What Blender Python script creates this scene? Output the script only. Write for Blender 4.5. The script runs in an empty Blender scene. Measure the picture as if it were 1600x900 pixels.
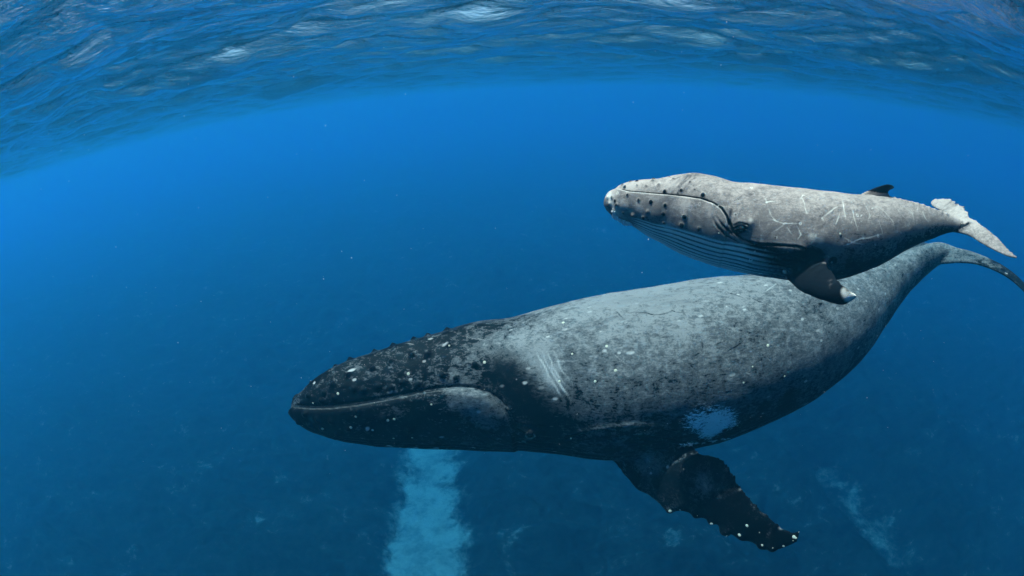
import bpy, bmesh, math, random
import numpy as np
from mathutils import Vector, Matrix
from mathutils.bvhtree import BVHTree
from mathutils.kdtree import KDTree

R = math.radians
scene = bpy.context.scene
col = scene.collection

# ------------------------------------------------------------------ camera
PITCH, ROLL, LENS = 21.0, -3.2, 19.0
CAM_POS = Vector((0, 0, -1.35))
cam_data = bpy.data.cameras.new('camera')
cam = bpy.data.objects.new('camera', cam_data)
col.objects.link(cam)
cam.matrix_world = Matrix.Translation(CAM_POS) @ Matrix.Rotation(R(90 - PITCH), 4, 'X') @ Matrix.Rotation(R(ROLL), 4, 'Z')
cam_data.type = 'PANO'
cam_data.sensor_width = 36
cam_data.clip_start = 0.05
cam_data.clip_end = 3000
cam_data.panorama_type = 'FISHEYE_EQUISOLID'
cam_data.fisheye_lens = LENS
cam_data.fisheye_fov = R(180)
scene.camera = cam

# ------------------------------------------------------------------ light
SUN_EL, SUN_AZ = 73.0, 290.0            # azimuth clockwise from +Y: high on the left of the camera
world = bpy.data.worlds.new('World')
scene.world = world
world.use_nodes = True
nt = world.node_tree
sky = nt.nodes.new('ShaderNodeTexSky')
sky.sky_type = 'NISHITA'
sky.sun_disc = False
sky.sun_elevation = R(SUN_EL)
sky.sun_rotation = R(SUN_AZ)
bg = nt.nodes['Background']
bg.inputs['Strength'].default_value = 0.065
nt.links.new(sky.outputs[0], bg.inputs['Color'])

sd = bpy.data.lights.new('sun', 'SUN')
sd.energy = 5.0
sd.angle = R(0.5)
sd.color = (1.0, 0.94, 0.86)
sun = bpy.data.objects.new('sun', sd)
col.objects.link(sun)
sdir = Vector((math.sin(R(SUN_AZ)) * math.cos(R(SUN_EL)), math.cos(R(SUN_AZ)) * math.cos(R(SUN_EL)), math.sin(R(SUN_EL))))
sun.rotation_euler = sdir.to_track_quat('Z', 'Y').to_euler()
sun.location = (0, 0, 30)

scene.view_settings.view_transform = 'Standard'
scene.view_settings.look = 'None'
scene.view_settings.gamma = 1
scene.view_settings.use_curve_mapping = False
scene.view_settings.exposure = 1.65
cy = scene.cycles
cy.max_bounces = 8
cy.diffuse_bounces = 2
cy.glossy_bounces = 2
cy.transmission_bounces = 3
cy.transparent_max_bounces = 12
cy.volume_bounces = 2
cy.caustics_reflective = False
cy.caustics_refractive = False
cy.use_denoising = True
cy.sample_clamp_indirect = 4

# ------------------------------------------------------------------ helpers
FPX = LENS / 36.0 * 1600.0
CAM_R = cam.matrix_world.to_3x3()

def ray(px, py):
    """World direction of a point of the 1600 x 900 photograph through the equisolid lens."""
    dx, dy = px - 800.0, 450.0 - py
    r = math.hypot(dx, dy)
    if r < 1e-6:
        return (CAM_R @ Vector((0, 0, -1))).normalized()
    th = 2 * math.asin(min(0.999, r / (2 * FPX)))
    v = Vector((math.sin(th) * dx / r, math.sin(th) * dy / r, -math.cos(th)))
    return (CAM_R @ v).normalized()

def at(px, py, d):
    return CAM_POS + ray(px, py) * d

def pchip(x, y, xq):
    x = np.asarray(x, float); y = np.asarray(y, float); xq = np.asarray(xq, float)
    h = np.diff(x); dl = np.diff(y) / h
    m = np.zeros_like(y)
    for i in range(1, len(x) - 1):
        if dl[i - 1] * dl[i] > 0:
            w1, w2 = 2 * h[i] + h[i - 1], h[i] + 2 * h[i - 1]
            m[i] = (w1 + w2) / (w1 / dl[i - 1] + w2 / dl[i])
    m[0], m[-1] = dl[0], dl[-1]
    k = np.clip(np.searchsorted(x, xq) - 1, 0, len(x) - 2)
    t = (xq - x[k]) / h[k]
    return ((2*t**3 - 3*t**2 + 1) * y[k] + (t**3 - 2*t**2 + t) * h[k] * m[k]
            + (-2*t**3 + 3*t**2) * y[k + 1] + (t**3 - t**2) * h[k] * m[k + 1])

def smooth_interp(x, y, xq):
    """Catmull-Rom (C1) through the stations."""
    x = np.asarray(x, float); y = np.asarray(y, float)
    m = np.gradient(y, x)
    h = np.diff(x)
    k = np.clip(np.searchsorted(x, xq) - 1, 0, len(x) - 2)
    t = (xq - x[k]) / h[k]
    return ((2*t**3 - 3*t**2 + 1) * y[k] + (t**3 - 2*t**2 + t) * h[k] * m[k]
            + (-2*t**3 + 3*t**2) * y[k + 1] + (t**3 - t**2) * h[k] * m[k + 1])

def sstep(a, b, x):
    t = np.clip((x - a) / (b - a), 0, 1)
    return t * t * (3 - 2 * t)

def hash3(ix, iy, iz, seed):
    n = (ix * 73856093) ^ (iy * 19349663) ^ (iz * 83492791) ^ (seed * 2654435761 & 0xffffffff)
    n = n & 0xffffffff
    n = (n ^ (n >> 13)) * 1274126177 & 0xffffffff
    n = n ^ (n >> 16)
    return (n & 0xffff) / 65535.0

def vnoise(P, scale, seed=0):
    """Value noise in -1..1 on an (N,3) array."""
    Q = np.asarray(P, float) * scale
    i = np.floor(Q).astype(np.int64); f = Q - i
    f = f * f * (3 - 2 * f)
    out = 0
    for dx in (0, 1):
        wx = f[:, 0] if dx else 1 - f[:, 0]
        for dy in (0, 1):
            wy = f[:, 1] if dy else 1 - f[:, 1]
            for dz in (0, 1):
                wz = f[:, 2] if dz else 1 - f[:, 2]
                out = out + wx * wy * wz * hash3(i[:, 0] + dx, i[:, 1] + dy, i[:, 2] + dz, seed)
    return out * 2 - 1

def fbm(P, scale, octaves=4, seed=0, gain=0.5):
    a, s, out = 1.0, scale, 0
    for k in range(octaves):
        out = out + a * vnoise(P, s, seed + k * 17)
        a *= gain; s *= 2.03
    return out

def mesh_from(name, verts, faces):
    me = bpy.data.meshes.new(name)
    me.from_pydata([tuple(v) for v in verts], [], faces)
    me.update()
    return me

def grid_mesh(name, V, nu, nv):
    """V: (nu*nv,3) array as one quad sheet."""
    me = bpy.data.meshes.new(name)
    i = np.arange(nu - 1)[:, None] * nv + np.arange(nv - 1)[None, :]
    F = np.stack([i, i + nv, i + nv + 1, i + 1], -1).reshape(-1, 4)
    fill_mesh(me, V, F)
    return me

def fill_mesh(me, V, F):
    me.vertices.add(len(V)); me.vertices.foreach_set('co', np.asarray(V, np.float32).ravel())
    me.loops.add(F.size); me.loops.foreach_set('vertex_index', F.astype(np.int32).ravel())
    me.polygons.add(len(F))
    me.polygons.foreach_set('loop_start', np.arange(0, F.size, F.shape[1], dtype=np.int32))
    me.polygons.foreach_set('use_smooth', np.ones(len(F), bool))
    me.update(calc_edges=True)
    me.validate()

def link(name, me, mat=None, parent=None, label=None, cat=None, group=None, kind=None):
    o = bpy.data.objects.new(name, me)
    col.objects.link(o)
    if mat: me.materials.append(mat)
    if parent is not None: o.parent = parent
    if label: o['label'] = label
    if cat: o['category'] = cat
    if group: o['group'] = group
    if kind: o['kind'] = kind
    return o

def set_attr(me, name, a):
    at_ = me.attributes.new(name, 'FLOAT', 'POINT')
    at_.data.foreach_set('value', np.clip(a, 0, 2).astype(np.float32))

class NT:
    """Small wrapper to write node materials."""
    def __init__(s, name):
        s.m = bpy.data.materials.new(name); s.m.use_nodes = True
        s.t = s.m.node_tree
        s.t.nodes.clear()
        s.out = s.t.nodes.new('ShaderNodeOutputMaterial')
    def n(s, typ, ins=None, **kw):
        nd = s.t.nodes.new(typ)
        for k, v in kw.items(): setattr(nd, k, v)
        for k, v in (ins or {}).items():
            if isinstance(v, bpy.types.NodeSocket): s.t.links.new(v, nd.inputs[k])
            else: nd.inputs[k].default_value = v
        return nd
    def math(s, op, a, b=None, c=None, clamp=False):
        ins = {0: a}
        if b is not None: ins[1] = b
        if c is not None: ins[2] = c
        nd = s.n('ShaderNodeMath', ins, operation=op); nd.use_clamp = clamp
        return nd.outputs[0]
    def mix(s, f, a, b):
        nd = s.n('ShaderNodeMix', data_type='RGBA')
        for k, v in ((0, f), (6, a), (7, b)):
            if isinstance(v, bpy.types.NodeSocket): s.t.links.new(v, nd.inputs[k])
            else: nd.inputs[k].default_value = v if k == 0 else (*v, 1)
        return nd.outputs[2]
    def noise(s, vec, scale, detail=4, rough=0.6, dist=0.0):
        return s.n('ShaderNodeTexNoise', {'Vector': vec, 'Scale': scale, 'Detail': detail, 'Roughness': rough, 'Distortion': dist}).outputs[0]
    def ramp(s, v, a, b):
        return s.n('ShaderNodeMapRange', {0: v, 1: a, 2: b, 3: 0.0, 4: 1.0}, interpolation_type='SMOOTHSTEP').outputs[0]
    def attr(s, name):
        return s.n('ShaderNodeAttribute', attribute_name=name).outputs['Fac']

# ------------------------------------------------------------------ materials
def skin_material(name, dark, mid, light, white, fine, grain=1.0):
    """Whale skin: 'pale' drives the share of scuffed lighter skin, 'mark' thin scars, 'blot' bare dark skin."""
    k = NT(name)
    tc = k.n('ShaderNodeTexCoord').outputs['Object']
    n1 = k.noise(tc, 1.1 * fine, 6, 0.62, 0.3)
    n2 = k.noise(tc, 7.0 * fine, 8, 0.72, 0.6)
    n3 = k.noise(tc, 34.0 * fine, 6, 0.75)
    stretch = k.n('ShaderNodeMapping', {'Vector': tc, 'Scale': (0.6, 1.0, 2.2)}).outputs[0]
    n4 = k.noise(stretch, 16.0 * fine, 6, 0.7, 0.8)
    pale, mark, blot, whitep = k.attr('pale'), k.attr('mark'), k.attr('blot'), k.attr('white')
    v = k.math('MULTIPLY_ADD', n1, 1.6, k.math('MULTIPLY', n2, 2.3))
    v = k.math('MULTIPLY_ADD', n3, 1.3, v)
    v = k.math('MULTIPLY_ADD', n4, 2.3, v)
    v = k.math('MULTIPLY', k.math('SUBTRACT', v, 3.75), grain)       # zero mean
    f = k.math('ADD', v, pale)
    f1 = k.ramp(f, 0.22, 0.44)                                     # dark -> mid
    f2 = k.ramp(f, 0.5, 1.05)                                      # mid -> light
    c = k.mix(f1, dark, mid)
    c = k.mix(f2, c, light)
    vor = k.n('ShaderNodeTexVoronoi', {'Vector': stretch, 'Scale': 5.5 * fine, 'Randomness': 1.0}).outputs[0]
    spot = k.math('MULTIPLY', k.math('SUBTRACT', 1.0, k.ramp(vor, 0.07, 0.14)), k.ramp(k.noise(tc, 2.3 * fine, 2), 0.50, 0.6))
    spot = k.math('MULTIPLY', spot, 0.55)
    c = k.mix(spot, c, light)
    bl = k.ramp(k.math('ADD', blot, k.math('MULTIPLY', k.math('SUBTRACT', n4, 0.5), 1.1)), 0.35, 0.75)
    c = k.mix(bl, c, dark)
    mk = k.ramp(k.math('MULTIPLY', mark, k.math('ADD', 0.55, k.math('MULTIPLY', n3, 0.9))), 0.12, 0.85)
    c = k.mix(mk, c, white)
    wp = k.ramp(k.math('ADD', whitep, k.math('ADD', k.math('MULTIPLY', k.math('SUBTRACT', n4, 0.5), 3.0), k.math('MULTIPLY', k.math('SUBTRACT', n3, 0.5), 1.5))), 0.36, 0.56)
    c = k.mix(k.math('MULTIPLY', wp, k.ramp(whitep, 0.05, 0.3)), c, (0.95, 0.96, 0.95))
    b1 = k.n('ShaderNodeBump', {'Height': k.math('ADD', n3, n2), 'Strength': 0.35, 'Distance': 0.02 / fine})
    p = k.n('ShaderNodeBsdfPrincipled', {'Base Color': c, 'Roughness': 0.45, 'IOR': 1.09, 'Normal': b1.outputs[0]})
    k.t.links.new(p.outputs[0], k.out.inputs[0])
    return k.m

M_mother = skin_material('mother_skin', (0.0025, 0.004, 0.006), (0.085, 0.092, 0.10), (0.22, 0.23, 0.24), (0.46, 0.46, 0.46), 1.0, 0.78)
M_calf = skin_material('calf_skin', (0.006, 0.009, 0.013), (0.19, 0.17, 0.165), (0.46, 0.405, 0.375), (0.74, 0.72, 0.66), 2.0, 0.38)

def plain(name, colour, rough=0.6, noise=0.0, scale=20):
    k = NT(name)
    tc = k.n('ShaderNodeTexCoord').outputs['Object']
    n = k.noise(tc, scale, 5, 0.7)
    c = k.mix(k.math('MULTIPLY', n, noise), colour, tuple(x * 0.35 for x in colour))
    b = k.n('ShaderNodeBump', {'Height': n, 'Strength': 0.5, 'Distance': 0.004})
    p = k.n('ShaderNodeBsdfPrincipled', {'Base Color': c, 'Roughness': rough, 'Normal': b.outputs[0]})
    k.t.links.new(p.outputs[0], k.out.inputs[0])
    return k.m
M_barnacle = plain('barnacle', (0.72, 0.72, 0.58), 0.8, 0.5, 60)
M_barnacle_white = plain('barnacle_white', (0.78, 0.8, 0.8), 0.8, 0.3, 60)
M_eye = plain('eye', (0.01, 0.008, 0.006), 0.08)
M_lid = plain('eyelid', (0.03, 0.028, 0.026), 0.5, 0.5, 60)
M_particle = plain('particle', (0.75, 0.78, 0.75), 0.8)

def seabed_material(name, a, b, c2, s):
    k = NT(name)
    tc = k.n('ShaderNodeTexCoord').outputs['Object']
    n1 = k.noise(tc, 0.35 * s, 8, 0.7, 0.5)
    n2 = k.noise(tc, 1.6 * s, 6, 0.75, 0.4)
    v = k.math('ADD', k.math('MULTIPLY', n1, 0.6), k.math('MULTIPLY', n2, 0.4))
    c = k.mix(k.ramp(v, 0.42, 0.56), a[0], b[0])
    c = k.mix(k.ramp(v, 0.56, 0.66), c, c2[0])
    d = k.mix(k.ramp(v, 0.4, 0.56), a[1], b[1])
    d = k.mix(k.ramp(v, 0.56, 0.68), d, c2[1])
    sm = k.math('ADD', k.attr('sand'), k.math('MULTIPLY', k.math('SUBTRACT', v, 0.5), 2.2))
    c = k.mix(k.ramp(sm, 0.2, 0.8), c, d)
    bp = k.n('ShaderNodeBump', {'Height': v, 'Strength': 0.7, 'Distance': 0.4})
    p = k.n('ShaderNodeBsdfDiffuse', {'Color': c, 'Normal': bp.outputs[0]})
    k.t.links.new(p.outputs[0], k.out.inputs[0])
    return k.m
M_reef = seabed_material('reef_and_sand', ((0.006, 0.008, 0.009), (0.10, 0.11, 0.11)), ((0.013, 0.017, 0.018), (0.18, 0.19, 0.18)), ((0.10, 0.11, 0.11), (0.27, 0.28, 0.27)), 1.0)

# water surface: Fresnel mix of clear passage and mirror reflection (total reflection beyond the critical angle, seen from below)
k = NT('water_surface')
tc = k.n('ShaderNodeTexCoord').outputs['Object']
mp = k.n('ShaderNodeMapping', {'Vector': tc, 'Scale': (0.7, 1.5, 1.0)}).outputs[0]
h0 = k.math('MULTIPLY', k.noise(mp, 30.0, 3, 0.6), 0.07)
h = k.math('ADD', k.math('ADD', h0, k.noise(mp, 2.2, 5, 0.6, 0.6)), k.math('MULTIPLY', k.noise(mp, 8.0, 6, 0.62, 0.4), 0.36))
bp = k.n('ShaderNodeBump', {'Height': h, 'Strength': 1.0, 'Distance': 0.085}).outputs[0]
fr = k.n('ShaderNodeFresnel', {'IOR': 1.333, 'Normal': bp}).outputs[0]
gl = k.n('ShaderNodeBsdfGlossy', {'Color': (1, 1, 1, 1), 'Roughness': 0.015, 'Normal': bp}).outputs[0]
tr = k.n('ShaderNodeBsdfTransparent').outputs[0]
rf = k.n('ShaderNodeBsdfRefraction', {'Roughness': 0.04, 'IOR': 1.333, 'Normal': bp}).outputs[0]
th = k.n('ShaderNodeMixShader', {0: 0.45, 1: tr, 2: rf}).outputs[0]
mx = k.n('ShaderNodeMixShader', {0: fr, 1: th, 2: gl}).outputs[0]
k.t.links.new(mx, k.out.inputs[0])
M_water = k.m

# body of the sea: one even volume
k = NT('sea_water')
pv = k.n('ShaderNodeVolumePrincipled', {'Color': (0.008, 0.078, 0.128, 1), 'Density': 0.055, 'Anisotropy': 0.42, 'Absorption Color': (0.03, 0.555, 0.865, 1)})
k.t.links.new(pv.outputs[0], k.out.inputs['Volume'])
M_sea = k.m

# ------------------------------------------------------------------ setting
FLOOR_Z = -31.0
SIZE = 480.0
bm = bmesh.new()
bmesh.ops.create_cube(bm, size=1.0)
for v in bm.verts:
    v.co = Vector((v.co.x * 2 * SIZE, v.co.y * 2 * SIZE, (0.6 if v.co.z > 0 else FLOOR_Z - 4)))
me = bpy.data.meshes.new('haze'); bm.to_mesh(me); bm.free()
link('haze', me, M_sea, label='clear deep blue sea water between camera and seabed', kind='stuff')

def water():
    n, kx = 660, 4.7
    u = np.linspace(-1, 1, n)
    ax = SIZE * 0.96 * np.sinh(kx * u) / math.sinh(kx)
    sp = np.gradient(ax)
    X, Y = np.meshgrid(ax, ax + 6.0, indexing='ij')
    S = np.maximum(*np.meshgrid(sp, sp, indexing='ij'))
    rs = np.random.RandomState(4)
    Z = np.zeros_like(X); DX = np.zeros_like(X); DY = np.zeros_like(X)
    for i in range(70):
        lam = 0.45 * (14.0 / 0.45) ** (i / 69.0)
        ang = R(78) + rs.normal(0, 0.55)
        kk = 2 * math.pi / lam
        amp = 0.0078 * lam ** 0.72 * rs.uniform(0.5, 1.4)
        ph = rs.uniform(0, 6.28)
        a = amp * np.clip((lam / S - 2.2) / 2.0, 0, 1)
        arg = kk * (X * math.cos(ang) + Y * math.sin(ang)) + ph
        Z += a * np.sin(arg)
        DX += a * 0.8 * math.cos(ang) * np.cos(arg); DY += a * 0.8 * math.sin(ang) * np.cos(arg)
    V = np.stack([X + DX, Y + DY, Z], -1).reshape(-1, 3)
    me = grid_mesh('water_surface', V, n, n)
    link('water_surface', me, M_water, kind='structure')
water()

def chan_mask(X, Y):
    """Positive inside the sand channels (metres from the edge)."""
    P = np.stack([X, Y, np.zeros_like(X)], -1)
    wob = fbm(P, 0.12, 4, 5) * 0.7 + fbm(P, 0.9, 3, 9) * 0.35
    out = np.full(X.shape, -99.0)
    for pts, w in CHANNELS:
        d = np.full(X.shape, 1e9)
        for (ax_, ay_), (bx_, by_) in zip(pts[:-1], pts[1:]):
            ex, ey = bx_ - ax_, by_ - ay_
            t = np.clip(((X - ax_) * ex + (Y - ay_) * ey) / (ex * ex + ey * ey), 0, 1)
            d = np.minimum(d, np.hypot(X - ax_ - t * ex, Y - ay_ - t * ey))
        out = np.maximum(out, w - d + wob)
    return out

def floor_pt(px, py):
    d = ray(px, py)
    t = (FLOOR_Z - CAM_POS.z) / d.z
    p = CAM_POS + d * t
    return (p.x, p.y)
CHANNELS = [([floor_pt(655, 1150), floor_pt(664, 900), floor_pt(662, 790), floor_pt(674, 700), floor_pt(690, 600)], 2.6),
            ([floor_pt(1500, 990), floor_pt(1415, 880), floor_pt(1350, 800), floor_pt(1300, 740)], 1.2)]

def seabed():
    n, kx = 780, 3.8
    u = np.linspace(-1, 1, n)
    ax = SIZE * 0.97 * np.sinh(kx * u) / math.sinh(kx)
    X, Y = np.meshgrid(ax, ax + 24.0, indexing='ij')
    x, y = X.ravel(), Y.ravel()
    P = np.stack([x, y, x * 0], -1)
    m = chan_mask(x, y)
    rock = fbm(P, 0.10, 3, 2) * 0.9 + np.abs(fbm(P, 0.45, 5, 7)) * 0.7
    z = FLOOR_Z + np.where(m > 0, -0.25, 0) + sstep(0.3, -2.5, m) * (0.5 + rock) + np.where(m > 0, fbm(P, 0.3, 3, 12) * 0.15, 0)
    V = np.stack([x, y, z], -1)
    i = np.arange(n - 1)[:, None] * n + np.arange(n - 1)[None, :]
    F = np.stack([i, i + n, i + n + 1, i + 1], -1).reshape(-1, 4)
    inside = m[F].mean(1) > 0
    for name, sel, mat in (('seabed', ~inside, M_reef), ('sand', inside, M_reef)):
        f = F[sel]
        used, inv = np.unique(f, return_inverse=True)
        me = bpy.data.meshes.new(name)
        fill_mesh(me, V[used], inv.reshape(f.shape))
        set_attr(me, 'sand', (np.clip(sstep(-2.0, 2.4, m) * 1.1, 0, 1) * np.where(x > 8, 0.42, 1.0))[used])
        link(name, me, mat, kind='structure')
seabed()

# ------------------------------------------------------------------ whales
class Body:
    """A spine with elliptical sections, lofted and then used as the coordinate system (s along, angle round) of the skin."""
    def __init__(s, stations, roll, nS=260, nT=96):
        C, Rr, ratio = [], [], []
        for xt, yt, xb, yb, d, q in stations:
            a, b = ray(xt, yt), ray(xb, yb)
            mid = (a + b).normalized()
            half = a.angle(b) / 2
            C.append(CAM_POS + mid * d); Rr.append(d * math.sin(half)); ratio.append(q)
        C = np.array([tuple(c) for c in C])
        L = np.concatenate([[0], np.cumsum(np.linalg.norm(np.diff(C, axis=0), axis=1))])
        s.length = L[-1]
        t = (1 - np.cos(np.linspace(0, math.pi / 2, 40))) * 0.06 * 2
        t = np.concatenate([t[t < 0.05], np.linspace(0.05, 1, nS)]) * L[-1]
        t = np.unique(t)
        s.t = t
        s.C = np.stack([smooth_interp(L, C[:, i], t) for i in range(3)], -1)
        for _ in range(3):
            s.C[1:-1] = 0.25 * s.C[:-2] + 0.5 * s.C[1:-1] + 0.25 * s.C[2:]
        rr = pchip(L, np.array(Rr) ** 2, t)
        rv = np.sqrt(np.maximum(rr, 1e-5))
        q = pchip(L, ratio, t)
        T = np.gradient(s.C, t, axis=0); T /= np.linalg.norm(T, axis=1)[:, None]
        # keep sections from tilting too fast at the snout
        up = Matrix.Rotation(R(roll), 3, Vector(T[len(T) // 2])) @ Vector((0, 0, 1))
        U = np.array(up)[None, :]
        N = U - (T @ U[0])[:, None] * T; N /= np.linalg.norm(N, axis=1)[:, None]
        B = np.cross(T, N)                                   # towards the animal's left for T pointing at the tail
        cam_v = s.C - np.array(CAM_POS); cam_v /= np.linalg.norm(cam_v, axis=1)[:, None]
        vp = cam_v - (cam_v * T).sum(1)[:, None] * T; vp /= np.linalg.norm(vp, axis=1)[:, None]
        perp = np.cross(T, vp)
        h = np.sqrt(((perp * N).sum(1)) ** 2 + (q * (perp * B).sum(1)) ** 2)
        s.ry = rv / h; s.rx = s.ry * q
        s.T, s.N, s.B = T, N, B
        s.tree = KDTree(len(t))
        for i, c in enumerate(s.C): s.tree.insert(c, i)
        s.tree.balance()
        s.nT = nT
    def loft(s):
        a = np.linspace(0, 2 * math.pi, s.nT, endpoint=False)
        V = (s.C[:, None, :] + s.N[:, None, :] * (s.ry[:, None, None] * np.cos(a)[None, :, None])
             + s.B[:, None, :] * (s.rx[:, None, None] * np.sin(a)[None, :, None]))
        n, m = V.shape[:2]
        V = V.reshape(-1, 3).tolist()
        F = [(i * m + j, i * m + (j + 1) % m, (i + 1) * m + (j + 1) % m, (i + 1) * m + j) for i in range(n - 1) for j in range(m)]
        V.append(tuple(s.C[0] - s.T[0] * s.ry[0] * 0.4)); V.append(tuple(s.C[-1]))
        F += [(len(V) - 2, (j + 1) % m, j) for j in range(m)]
        F += [(len(V) - 1, (n - 1) * m + j, (n - 1) * m + (j + 1) % m) for j in range(m)]
        return V, F
    def coords(s, P):
        """(index, angle, radius ratio) of points: angle 0 on the back, positive towards the camera side."""
        P = np.asarray(P)
        # coarse nearest spine sample in chunks
        idx = np.empty(len(P), int)
        for k0 in range(0, len(P), 20000):
            d = ((P[k0:k0 + 20000, None, :] - s.C[None, ::2, :]) ** 2).sum(-1)
            idx[k0:k0 + 20000] = d.argmin(1) * 2
        idx = np.minimum(idx, len(s.t) - 1)
        r = P - s.C[idx]
        ts = s.t[idx] + (r * s.T[idx]).sum(1)
        n, b = (r * s.N[idx]).sum(1), (r * s.B[idx]).sum(1)
        ang = np.arctan2(b / s.rx[idx], n / s.ry[idx])
        q = np.sqrt((b / s.rx[idx]) ** 2 + (n / s.ry[idx]) ** 2)
        return ts, ang, q, idx
    def mirror(s, p):
        p = np.asarray(p, float)[None]
        _, _, _, i = s.coords(p); i = i[0]
        r = p[0] - s.C[i]
        return p[0] - 2 * (r @ s.B[i]) * s.B[i]

def foil(leads, trails, dl, dt, thick, ns=46, nc=18, rag=(0, 0), seed=0):
    """A fin: closed loft between a leading and a trailing edge given in 3D, with a rounded aerofoil section."""
    A = np.array([tuple(at(x, y, d)) for (x, y), d in zip(leads, dl)])
    B = np.array([tuple(at(x, y, d)) for (x, y), d in zip(trails, dt)])
    return foil3d(A, B, thick, ns, nc, rag, seed)

def foil3d(A, B, thick, ns=46, nc=18, rag=(0, 0), seed=0):
    M = (A + B) / 2
    L = np.concatenate([[0], np.cumsum(np.linalg.norm(np.diff(M, axis=0), axis=1))])
    t = np.linspace(0, L[-1], ns)
    A2 = np.stack([smooth_interp(L, A[:, i], t) for i in range(3)], -1)
    B2 = np.stack([smooth_interp(L, B[:, i], t) for i in range(3)], -1)
    th = np.interp(t, L, thick)
    P1 = np.stack([t, t * 0, t * 0 + seed], -1)
    env = sstep(0, 0.2, t / L[-1])[:, None]
    un = (B2 - A2) / (np.linalg.norm(B2 - A2, axis=1)[:, None] + 1e-6)
    A2 = A2 - un * env * (np.abs(fbm(P1, 3.2 / (L[-1] * 0.25), 2, 5))[:, None] * rag[0])
    B2 = B2 + un * env * (fbm(P1, 7.0 / (L[-1] * 0.25), 3, 9)[:, None] * rag[1])
    mid = (A2 + B2) / 2
    T = np.gradient(mid, t, axis=0); T /= np.linalg.norm(T, axis=1)[:, None]
    Cd = B2 - A2; N = np.cross(T, Cd); N /= np.linalg.norm(N, axis=1)[:, None] + 1e-9
    prof = []
    for j in range(nc):
        c = 0.5 - 0.5 * math.cos(math.pi * 2 * j / nc)
        sgn = 1 if j < nc / 2 else -1
        y = 0.5 * (math.sqrt(max(c, 0)) * 1.45 * (1 - c) ** 0.75 + 0.12 * math.sqrt(max(c * (1 - c), 0))) * sgn
        prof.append((c, y))
    V, F = [], []
    for i in range(ns):
        for c, y in prof:
            V.append(tuple(A2[i] + Cd[i] * c + N[i] * y * th[i]))
    for i in range(ns - 1):
        for j in range(nc):
            F.append((i * nc + j, i * nc + (j + 1) % nc, (i + 1) * nc + (j + 1) % nc, (i + 1) * nc + j))
    V.append(tuple(A2[0] * .5 + B2[0] * .5)); V.append(tuple(A2[-1] * .5 + B2[-1] * .5))
    F += [(len(V) - 2, (j + 1) % nc, j) for j in range(nc)]
    F += [(len(V) - 1, (ns - 1) * nc + j, (ns - 1) * nc + (j + 1) % nc) for j in range(nc)]
    return V, F

def union_remesh(name, shells, voxel, smooth=2):
    """Fuse closed shells into one continuous skin."""
    V, F = [], []
    for v, f in shells:
        o = len(V); V += list(v); F += [tuple(i + o for i in q) for q in f]
    me = mesh_from(name + '_base', V, F)
    bm = bmesh.new(); bm.from_mesh(me); 
    bmesh.ops.recalc_face_normals(bm, faces=bm.faces); bm.to_mesh(me); bm.free()
    ob = bpy.data.objects.new(name + '_base', me); col.objects.link(ob)
    md = ob.modifiers.new('r', 'REMESH'); md.mode = 'VOXEL'; md.voxel_size = voxel; md.use_smooth_shade = True
    sm = ob.modifiers.new('s', 'SMOOTH'); sm.iterations = smooth; sm.factor = 0.5
    dg = bpy.context.evaluated_depsgraph_get()
    out = bpy.data.meshes.new_from_object(ob.evaluated_get(dg), depsgraph=dg)
    bpy.data.objects.remove(ob); bpy.data.meshes.remove(me)
    out.name = name
    return out

def smooth_junctions(me, body, reach, iters, lo=1.12, tail=0.86):
    """Relax the skin where a fin grows out of the trunk so the root blends like muscle."""
    V = co_of(me)
    ts, ang, q, idx = body.coords(V)
    limb = np.where((q > lo) & (ts < tail * body.length))[0][::5]
    kd = KDTree(len(limb))
    for i, v in enumerate(limb): kd.insert(V[v], i)
    kd.balance()
    w = np.zeros(len(V))
    cand = np.where((q < lo + 0.35) & (q > 0.7) & (ts < tail * body.length))[0]
    cand = cand[np.abs(ang[cand]) > 0.7]                     # the back fin keeps its base
    for i in cand:
        d = kd.find(V[i])[2]
        if d is not None and d < reach: w[i] = (1 - d / reach) * (1 - max(0, q[i] - lo) / 0.35)
    w = np.clip(w * 1.6, 0, 1)[:, None]
    e = np.empty(len(me.edges) * 2, np.int32); me.edges.foreach_get('vertices', e); e = e.reshape(-1, 2)
    m = (w[e[:, 0], 0] > 0) | (w[e[:, 1], 0] > 0); e = e[m]
    cnt = np.bincount(e.ravel(), minlength=len(V))[:, None].astype(float)
    cnt[cnt == 0] = 1
    for _ in range(iters):
        acc = np.stack([np.bincount(e[:, 0], V[e[:, 1], k], len(V)) + np.bincount(e[:, 1], V[e[:, 0], k], len(V)) for k in range(3)], -1)
        V = V + (acc / cnt - V) * w * 0.9
    set_co(me, V)

def co_of(me):
    a = np.empty(len(me.vertices) * 3, np.float32); me.vertices.foreach_get('co', a)
    return a.reshape(-1, 3).astype(float)
def normals_of(me):
    a = np.empty(len(me.vertices) * 3, np.float32); me.vertices.foreach_get('normal', a)
    return a.reshape(-1, 3).astype(float)
def set_co(me, V):
    me.vertices.foreach_set('co', V.astype(np.float32).ravel()); me.update()

def hit(bvh, px, py):
    p, n, i, d = bvh.ray_cast(CAM_POS, ray(px, py))
    return (np.array(p), np.array(n)) if p is not None else (None, None)

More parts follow.
